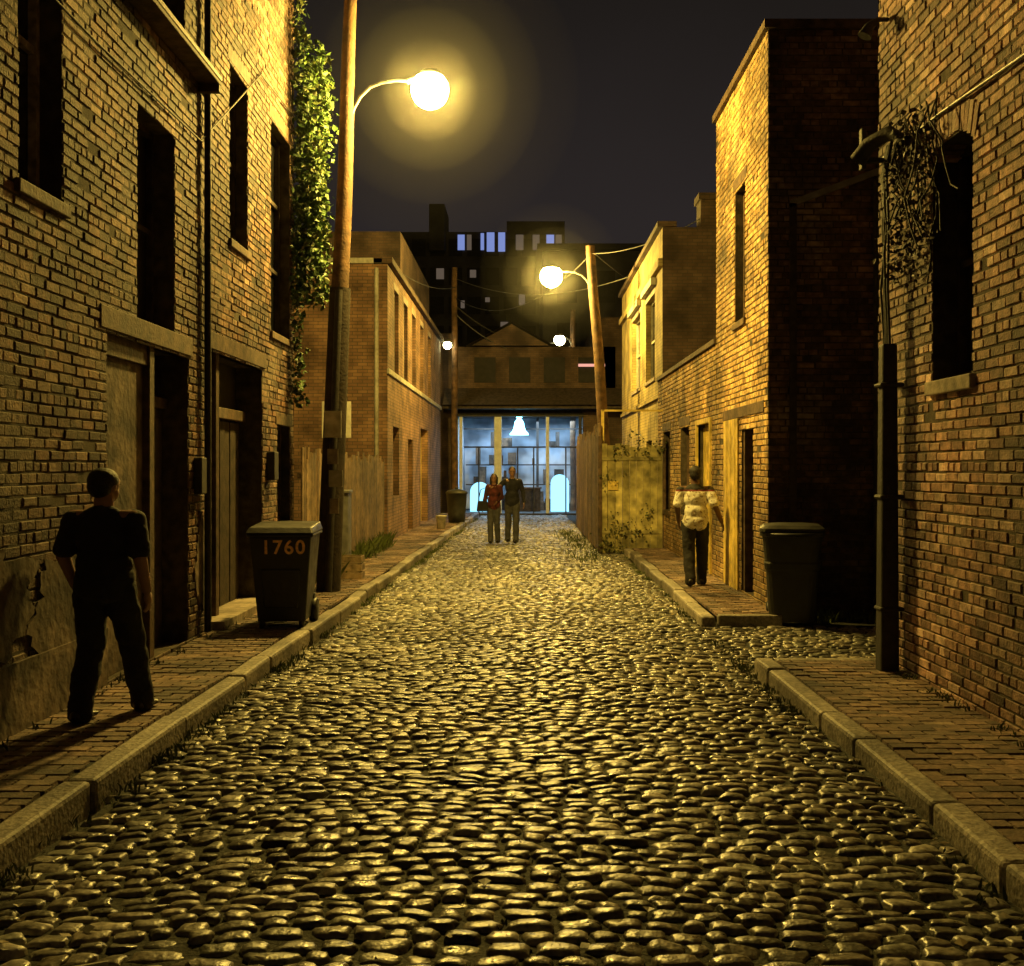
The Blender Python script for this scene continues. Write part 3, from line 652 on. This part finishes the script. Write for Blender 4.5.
D=empty('trash_can',(-2.05,33,.12)); lathe('body',[(.24,0),(.27,.3),(.31,.85),(.33,.86),(.33,.9),(.28,.95),(.1,1.0)],(0,0,0),M_green,D)
lathe('lid_knob',[(.05,0),(.06,.04),(.02,.06)],(0,0,1.0),M_green,D,seg=12)
D=empty('plastic_bucket',(-2.25,29.5,.12)); lathe('body',[(.11,0),(.14,.32),(.15,.33),(.15,.36),(.13,.36),(.12,.34)],(0,0,0),M_white,D); wire('handle',[(-.15,0,.33),(-.1,-.1,.42),(.1,-.1,.42),(.15,0,.33)],.006,M_metal,D)

# ------------------------------------------------------------------ end of street: lit shopfront
SF=empty('storefront'); mb=MB()
M_int=mat('interior_wall',(.38,.43,.5),.8,nscale=1.2,namt=.6,bump=0)
M_wcol=mat('white_column',(.6,.62,.65),.6,nscale=6,namt=.15,bump=0)
mb.box(-2.5,2.6,45.6,45.7,-.1,4,0); mb.box(-2.6,-2.5,41.2,45.7,-.1,4,0); mb.box(2.6,2.7,41.2,45.7,-.1,4,0); mb.box(-2.6,2.7,41.2,45.7,3.8,3.9,1); mb.box(-2.5,2.6,40.9,45.6,-.12,.06,2)
mb.obj('interior',[M_int,M_darkwood,M_conc],SF)
mb=MB()
for x in (-2.45,-1.15,.78,2.0): mb.box(x,x+(.28 if x==-1.15 else .12),41.0,41.2,.05,3.8,0 if x<1.5 else 1)
mb.box(-2.5,2.2,40.95,41.18,3.66,3.8,1); 
for x in (-2.29,-.87,.94): mb.box(x,x+(1.14 if x<-2 else 1.06 if x>.9 else 1.65),41.06,41.12,2.5,2.56,1)
for x in (-1.75,-.3,.3,1.5): mb.box(x,x+.05,41.06,41.12,.06,2.5,1)
mb.obj('columns_and_mullions',[M_wcol,M_iron],SF,bevel=.01)
mb=MB()
def arch(mb,xc,y,w,h,mi=0):
    n=10; P=[(xc-w/2,0.06)]+[(xc+w/2*math.cos(math.pi-math.pi*i/n),h-w/2+w/2*math.sin(math.pi*i/n)) for i in range(n+1)]+[(xc+w/2,.06)]
    mb.poly([(a,y,b) for a,b in P],mi); mb.poly([(a,y+.3,b) for a,b in P][::-1],mi)
    for i in range(len(P)): 
        a=P[i]; b=P[(i+1)%len(P)]; mb.poly([(b[0],y,b[1]),(a[0],y,a[1]),(a[0],y+.3,a[1]),(b[0],y+.3,b[1])],mi)
arch(mb,-1.75,42.6,.75,1.2); arch(mb,1.35,42.6,.7,1.5)
mb.obj('illuminated_arch_niches',[glow('arch_glow',(.30,.75,1.),1.9)],SF)
mb=MB()
for k in range(46):
    x=random.uniform(-2.3,2.2); z=random.choice([.06,.06,1.1,1.9,2.6]); w=random.uniform(.08,.4); mb.box(x,x+w,43.4+random.uniform(0,1.1),44.55+random.uniform(.0,.04),z,z+random.uniform(.2,.75),k%2)
mb.box(-2.4,2.5,44.6,44.7,1.05,1.1,0); mb.box(-2.4,2.5,44.6,44.7,1.85,1.9,0); mb.box(-.7,.6,42.7,43.2,.06,.95,0); mb.box(-.75,.65,42.65,43.25,.95,1.0,1)
mb.box(-1.1,-.95,43.9,44.0,.06,3.8,0); mb.box(.45,.55,44,44.1,.06,3.8,0)
mb.box(-2.4,2.5,43.0,43.1,3.25,3.3,0)
mb.obj('counter_and_shelves',[M_darkwood,M_wood],SF)
lathe('bell_lantern',[(.36,0),(.34,.06),(.25,.15),(.2,.3),(.17,.48),(.1,.58),(.03,.62)],(-.22,41.6,3.0),M_cyan,SF,seg=16)
lathe('lantern_globe',[(.02,-.14),(.1,-.1),(.14,0),(.1,.1),(.02,.14)],(-.22,41.6,3.76-.02),M_cyan,SF,seg=12)
for (x,y_,z,e) in ((-1.2,43.2,3.6,210),(1.2,43.2,3.6,210)):
    ld=bpy.data.lights.new('ceiling_light','AREA'); ld.energy=e; ld.size=1.6; ld.color=(.45,.72,1.); lo=bpy.data.objects.new('ceiling_light',ld); lo.location=(x,y_,z); link(lo,SF)
EB=empty('warehouse_building'); mb=MB()
mb.box(-2.7,3.4,41.3,50,3.92,6.3,0); mb.box(-10,-2.72,41.3,50,0,6.8,0); mb.box(2.72,12,41.3,50,0,7.4,0)
mb.box(2.16,2.7,41.0,41.28,0,3.9,0)
mb.box(-3,3.6,40.2,41.3,3.92,4.05,1)
mb.poly([(-3,40.0,4.05),(3.6,40.0,4.05),(3.6,41.29,4.75),(-3,41.29,4.75)],1)
mb.poly([(-2.0,40.9,6.3),(.9,40.9,6.3),(-.5,40.9,7.1)],0); mb.poly([(-2.2,40.8,6.28),(-2.2,45,6.28),(-.5,45,7.2),(-.5,40.8,7.2)],1); mb.poly([(1.1,40.8,6.28),(-.5,40.8,7.2),(-.5,45,7.2),(1.1,45,6.28)],1)
for x in (-1.9,-.6,.7,2.0): mb.box(x,x+.8,41.26,41.3,4.95,5.9,2)
mb.obj('walls_and_roof',[M_bt2,M_darkwood,M_black],EB)
mb=MB(); mb.box(2.0,3.0,41.2,41.26,5.55,5.65,0); mb.obj('neon_strip',[M_pink],EB)
SK=empty('office_building'); mb=MB(); mb.box(-9,-1.21,72,90,0,17.2,0); mb.box(-1.2,2.6,72,90,0,17.9,0); mb.box(-6.2,-5.2,71,75,15.8,18.8,0)
for i in range(9):
    for j in range(7):
        x=-8.6+i*1.2; z=4.2+j*1.9; mb.box(x,x+.9,71.96,72,z,z+1.15,1)
for (x,w,z,h,mi) in ((-4.4,.45,16.0,1.0,2),(-3.8,.3,16.0,1.0,3),(-2.9,.22,16.0,1.1,2),(-2.5,.5,15.9,1.25,2),(-1.75,.45,15.9,1.25,2),(-.6,.5,16,1.0,3),(.5,.45,16,1.0,3),(1.4,.5,16.2,.8,2),(2.0,.4,16.2,.8,3),(-4.2,.25,12.2,.5,3),(-2.6,.3,12.6,.3,3),(-3.6,.4,14.2,.5,3),(-1.6,.5,10.7,.6,3),(-.4,.4,12.4,.7,3),(-5.8,.5,14.1,.7,3)):
    mb.box(x,x+w,71.9,71.95,z,z+h,mi)
mb.obj('tower',[M_conc,M_black,M_blue,M_blue2],SK)
SK=empty('apartment_building'); mb=MB(); mb.box(.9,14,55,70,0,12.6,0); mb.box(.6,14.3,54.6,70,12.6,12.9,1)
for i in range(6):
    for j in range(4):
        x=1.6+i*1.9; z=2.2+j*2.6; mb.box(x,x+1.0,54.95,55,z,z+1.6,2)
mb.obj('facade',[M_conc,M_conc,M_black,M_blue2],SK)

# ------------------------------------------------------------------ people
ctex=bpy.data.textures.new('folds','CLOUDS'); ctex.noise_scale=.09
def group(name,prims,m,parent,voxel,smooth_it=4,disp=0):
    bm=bmesh.new()
    for p in prims:
        if p[0]=='e':
            _,c,r,rot=p; mtx=Matrix.Translation(c)@(rot or Matrix.Identity(4))@Matrix.Diagonal((*r,1)); bmesh.ops.create_uvsphere(bm,u_segments=20,v_segments=14,radius=1,matrix=mtx)
        else:
            _,a,b,r0,r1=p; a=Vector(a);b=Vector(b); d=b-a; L=d.length
            q=d.to_track_quat('Z','Y').to_matrix().to_4x4()
            bmesh.ops.create_cone(bm,cap_ends=True,segments=16,radius1=r0,radius2=r1,depth=L,matrix=Matrix.Translation((a+b)/2)@q)
            bmesh.ops.create_uvsphere(bm,u_segments=16,v_segments=10,radius=r0,matrix=Matrix.Translation(a)); bmesh.ops.create_uvsphere(bm,u_segments=16,v_segments=10,radius=r1,matrix=Matrix.Translation(b))
    me=bpy.data.meshes.new('tmp'); bm.to_mesh(me); bm.free(); t=bpy.data.objects.new('tmp',me); S.collection.objects.link(t)
    r=t.modifiers.new('r','REMESH'); r.mode='VOXEL'; r.voxel_size=voxel
    s=t.modifiers.new('s','SMOOTH'); s.iterations=smooth_it; s.factor=.5
    if disp:
        dd=t.modifiers.new('d','DISPLACE'); dd.texture=ctex; dd.strength=disp; dd.mid_level=.5
    dg=bpy.context.evaluated_depsgraph_get(); nm=bpy.data.meshes.new_from_object(t.evaluated_get(dg)); bpy.data.objects.remove(t)
    nm.materials.clear(); nm.materials.append(m); nm.polygons.foreach_set('use_smooth',[True]*len(nm.polygons)); nm.name=name
    return link(bpy.data.objects.new(name,nm),parent)
V3=Vector
def hand(wr,d,sp,nr):
    wr=V3(wr); d=V3(d).normalized(); sp=V3(sp); sp=(sp-d*sp.dot(d)).normalized(); nr=(V3(nr)-d*V3(nr).dot(d)); nr=(nr-sp*nr.dot(sp)).normalized()
    rot=Matrix((sp,d,nr)).transposed().to_4x4()
    P=[('e',wr+d*.05,(.040,.055,.017),rot)]
    for i,l in enumerate((.068,.078,.072,.055)):
        b=wr+d*.088+sp*(.030-.0205*i); m1=b+d*l*.48+nr*.008; t=m1+(d*.75+nr*.6)*l*.5
        P.append(('c',b,m1,.0092,.0085)); P.append(('c',m1,t,.0085,.007))
    tb=wr+d*.025+sp*.030; tm=tb+sp*.028+d*.03+nr*.008; P.append(('c',tb,tm,.012,.0105)); P.append(('c',tm,tm+d*.033+nr*.008+sp*.004,.010,.008))
    return P
def person(name,loc,yaw,height,mats,kL,aL,kR,aR,eL,wL,eR,wR,headyaw=0,wide=1.,woman=False,cap=False,lean=0,hair_long=False,sleeve='short',vox=.009):
    """facing +Y locally, L = -X side"""
    E=empty(name,loc); E.rotation_euler=(0,0,yaw); s=height/1.76; E.scale=(s*wide,s*(1+(wide-1)*.6),s)
    skin,shirt,trous,hairm,shoe=mats
    sw_=.155 if woman else .175; hip=.085
    SL=V3((-sw_,0+lean,1.42)); SR=V3((sw_,0+lean,1.42)); HL=V3((-hip,0,.92)); HR=V3((hip,0,.92))
    ch=V3((0,lean,1.28)); nb=V3((0,lean-.01,1.46)); hc=V3((0,lean+.015,1.635))
    hr=Matrix.Rotation(headyaw,4,'Z')
    hs=1./wide
    def hd(v): 
        q=hr@V3(v); return hc+V3((q.x*hs**.6,q.y,q.z))
    kL,aL,kR,aR,eL,wL,eR,wR=[V3(q) for q in (kL,aL,kR,aR,eL,wL,eR,wR)]
    P=[('e',hd((0,-.008,.025)),(.074,.095,.098),hr),('e',hd((0,.025,-.045)),(.056,.066,.068),hr),('c',hd((0,.055,-.088)),hd((0,.045,-.085)),.026,.03),
       ('c',hd((0,.088,.01)),hd((0,.104,-.022)),.010,.0145),('e',hd((0,.088,-.055)),(.024,.010,.008),hr),('e',hd((.076,-.005,-.005)),(.010,.020,.032),hr),('e',hd((-.076,-.005,-.005)),(.010,.020,.032),hr),
       ('e',hd((0,.075,.035)),(.05,.016,.012),hr),
       ('c',nb-V3((0,0,.04)),hc-V3((0,.012,.05)),.058,.053),('e',ch,(.14,.09,.17),None),('e',V3((0,lean*.5,1.08)),(.125,.085,.15),None),('e',V3((0,0,.94)),(.14,.095,.1),None),
       ('c',SL,SR,.05,.05),('c',SL,eL,.048,.038),('c',eL,wL,.040,.027),('c',SR,eR,.048,.038),('c',eR,wR,.040,.027),
       ('c',HL,kL,.075,.05),('c',kL,aL,.048,.034),('c',HR,kR,.075,.05),('c',kR,aR,.048,.034)]
    for (e,w,sd) in ((eL,wL,-1),(eR,wR,1)): P+=hand(w+(w-e).normalized()*.01,(w-e)+V3((0,0,-.05)),(0,1,0),(-sd,0,0))
    group('body',P,skin,E,.0065,3)
    P=[('e',ch+V3((0,0,.0)),(.165,.115,.185),None),('e',V3((0,lean*.5-.002,1.08)),(.163,.124,.19),None),('e',V3((0,0,.955)),(.172,.134,.125),None),('c',V3((-.05,0,1.0)),V3((-.05,0,.925)),.120,.124),('c',V3((.05,0,1.0)),V3((.05,0,.925)),.120,.124),
       ('c',SL+V3((.05,0,-.035)),nb+V3((-.03,0,-.01)),.062,.055),('c',SR+V3((-.05,0,-.035)),nb+V3((.03,0,-.01)),.062,.055),('c',nb-V3((0,0,.03)),nb+V3((0,0,.005)),.072,.062)]
    if woman: P+=[('e',ch+V3((-.07,.07,-.02)),(.06,.05,.06),None),('e',ch+V3((.07,.07,-.02)),(.06,.05,.06),None)]
    for (s_,e,w) in ((SL,eL,wL),(SR,eR,wR)):
        if sleeve=='short': P+=[('c',s_-V3((0,0,.01)),s_.lerp(e,.82),.064,.066)]
        else: P+=[('c',s_,e,.066,.054),('c',e,e.lerp(w,.95),.054,.042)]
    group('shirt',P,shirt,E,vox,5,.024)
    P=[('e',V3((0,0,.92)),(.145,.108,.12),None)]
    for (h,k,a) in ((HL,kL,aL),(HR,kR,aR)): P+=[('c',h,k,.095,.078),('c',k,a,.078,.066),('c',a,a-V3((0,-.01,.035)),.066,.070)]
    group('trousers',P,trous,E,vox,4,.024)
    P=[]
    for (a,k) in ((aL,kL),(aR,kR)):
        P+=[('e',a+V3((0,.055,-.05)),(.046,.12,.032),None),('e',a+V3((0,-.03,-.035)),(.038,.05,.05),None),('e',a+V3((0,.12,-.055)),(.048,.06,.026),None)]
    group('shoes',P,shoe,E,vox,3)
    P=[('e',hd((0,-.02,.042)),(.081,.094,.092),hr),('e',hd((0,-.05,.0)),(.074,.062,.085),hr)]
    if hair_long: P+=[('e',hd((0,-.06,-.08)),(.09,.05,.14),hr),('c',hd((-.075,-.01,.02)),hd((-.085,.0,-.13)),.03,.022),('c',hd((.075,-.01,.02)),hd((.085,0,-.13)),.03,.022)]
    if cap: P+=[('e',hd((0,-.005,.07)),(.09,.105,.07),hr),('e',hd((0,.10,.045)),(.065,.07,.012),hr)]
    group('hair',P,hairm,E,vox,2)
    for sx in (-1,1):
        lathe('eye',[(.002,-.009),(.008,-.005),(.0105,0),(.008,.005),(.002,.009)],hd((sx*.03,.083,.012)),M_eye,E,seg=10)
    group('lips',[('e',hd((0,.094,-.055)),(.022,.006,.006),hr)],M_lips,E,.003,1)
    return E
M_eye=mat('eye',(.03,.025,.02),.2,bump=0); M_lips=mat('lips',(.35,.12,.1),.5,bump=0)
sk1=mat('skin',(.30,.17,.11),.55,nscale=15,namt=.1,bump=.05); sk2=mat('skin_dark',(.13,.07,.045),.5,nscale=15,namt=.1,bump=.05)
bk=mat('black_cloth',(.018,.018,.020),.85,nscale=8,namt=.3,bump=.3,bscale=120); bk2=mat('black_trousers',(.014,.013,.014),.85,nscale=8,namt=.3,bump=.3,bscale=120)
hairb=mat('dark_hair',(.012,.010,.009),.6,nscale=60,namt=.4,bump=.6,bscale=150); shoe=mat('leather_shoe',(.02,.016,.013),.35,bump=.1)
red=mat('dark_red_cloth',(.09,.018,.018),.85,nscale=7,namt=.7,bump=.3); navy=mat('navy_cloth',(.018,.018,.025),.85,nscale=8,namt=.5,bump=.3); jeans=mat('grey_jeans',(.07,.07,.075),.85,nscale=8,namt=.3,bump=.3)
cream=bpy.data.materials.new('white_shirt'); cream.use_nodes=True; N=cream.node_tree.nodes; L=cream.node_tree.links; b=N['Principled BSDF']; b.inputs['Roughness'].default_value=.85
tc=N.new('ShaderNodeTexCoord'); sx=N.new('ShaderNodeSeparateXYZ'); L.new(tc.outputs['Object'],sx.inputs[0])
dv=N.new('ShaderNodeMath'); dv.operation='DIVIDE'; dv.inputs[1].default_value=2.; L.new(sx.outputs['Z'],dv.inputs[0])
cr=N.new('ShaderNodeValToRGB'); cr.color_ramp.interpolation='CONSTANT'; e=cr.color_ramp.elements; e[0].position=0; e[0].color=(.74,.72,.64,1); e[1].position=.692; e[1].color=(.18,.03,.03,1); x=e.new(.704); x.color=(.03,.03,.03,1)
L.new(dv.outputs[0],cr.inputs[0])
nn=N.new('ShaderNodeTexNoise'); nn.inputs['Scale'].default_value=30; nn.inputs['Detail'].default_value=1; L.new(tc.outputs['Object'],nn.inputs['Vector']); r2=N.new('ShaderNodeValToRGB'); r2.color_ramp.elements[0].position=.36; r2.color_ramp.elements[0].color=(.45,.38,.3,1); r2.color_ramp.elements[1].position=.42; r2.color_ramp.elements[1].color=(1,1,1,1); L.new(nn.outputs['Fac'],r2.inputs[0])
mx=N.new('ShaderNodeMix'); mx.data_type='RGBA'; mx.blend_type='MULTIPLY'; mx.inputs[0].default_value=1; L.new(cr.outputs[0],mx.inputs[6]); L.new(r2.outputs[0],mx.inputs[7]); L.new(mx.outputs[2],b.inputs['Base Color'])

person('walking_man',(-2.755,7.2,.115),math.radians(-6),1.63,(sk1,bk,bk2,hairb,shoe),
  (-.085,.02,.50),(-.075,-.14,.09),(.10,.15,.50),(.125,.22,.09),(-.225,-.03,1.14),(-.205,.07,.92),(.225,-.04,1.14),(.235,.03,.90),headyaw=math.radians(-16),wide=1.27)
person('walking_man',(2.36,15.25,.115),math.radians(-8),1.66,(sk2,cream,bk2,hairb,shoe),
  (-.08,-.02,.50),(-.06,-.16,.12),(.09,.14,.50),(.08,.14,.09),(-.225,-.03,1.16),(-.21,.12,.95),(.25,-.06,1.17),(.33,.06,.94),headyaw=math.radians(5),wide=1.16)
person('walking_woman',(-.72,25.5,.02),math.radians(176),1.60,(sk1,red,jeans,hairb,shoe),
  (-.08,.03,.50),(-.09,-.08,.09),(.08,.10,.50),(.07,.14,.09),(-.19,-.05,1.15),(-.10,.13,1.05),(.22,-.03,1.15),(.27,.06,.92),woman=True,hair_long=True,sleeve='long')
person('walking_man',(-.30,25.6,.02),math.radians(182),1.76,(sk1,navy,jeans,hairb,shoe),
  (-.09,.12,.50),(-.08,.17,.09),(.09,.0,.50),(.10,-.12,.10),(-.26,-.04,1.16),(-.27,.10,.93),(.33,-.05,1.26),(.40,.06,1.30),sleeve='long')
hb=empty('handbag',(-.98,25.38,.75)); mb=MB(); mb.hexa([(-.14,-.05,0),(.14,-.05,0),(.14,.05,0),(-.14,.05,0),(-.11,-.03,.24),(.11,-.03,.24),(.11,.03,.24),(-.11,.03,.24)]); mb.obj('bag',[bk],hb,bevel=.02); wire('strap',[(-.1,0,.22),(-.04,0,.5),(.08,0,.55),(.1,0,.22)],.01,bk,hb)

# ------------------------------------------------------------------ world
w=bpy.data.worlds.new('World'); S.world=w; w.use_nodes=True; N=w.node_tree.nodes; L=w.node_tree.links
bg=N['Background']; tc=N.new('ShaderNodeTexCoord'); sx=N.new('ShaderNodeSeparateXYZ'); L.new(tc.outputs['Generated'],sx.inputs[0])
nz=N.new('ShaderNodeTexNoise'); nz.inputs['Scale'].default_value=2.5; nz.inputs['Detail'].default_value=4; L.new(tc.outputs['Generated'],nz.inputs['Vector'])
ad=N.new('ShaderNodeMath'); ad.operation='MULTIPLY_ADD'; ad.inputs[1].default_value=.22; L.new(nz.outputs['Fac'],ad.inputs[0]); 
sb=N.new('ShaderNodeMath'); sb.operation='SUBTRACT'; sb.inputs[1].default_value=.11; L.new(sx.outputs['Z'],sb.inputs[0]); L.new(sb.outputs[0],ad.inputs[2])
cr=N.new('ShaderNodeValToRGB'); e=cr.color_ramp.elements; e[0].position=0; e[0].color=(.026,.020,.018,1); e[1].position=.48; e[1].color=(.0085,.0068,.0050,1)
x=e.new(.20); x.color=(.023,.0185,.018,1); L.new(ad.outputs[0],cr.inputs[0]); L.new(cr.outputs[0],bg.inputs[0]); bg.inputs[1].default_value=1.

cam=bpy.data.cameras.new('camera'); co=bpy.data.objects.new('camera',cam); link(co); co.location=(0,0,1.75); co.rotation_euler=(math.pi/2,0,0)
cam.sensor_width=36; cam.lens=38.67; cam.shift_x=-.0127; cam.shift_y=-.0147; cam.clip_end=1000; cam.clip_start=.05
S.camera=co
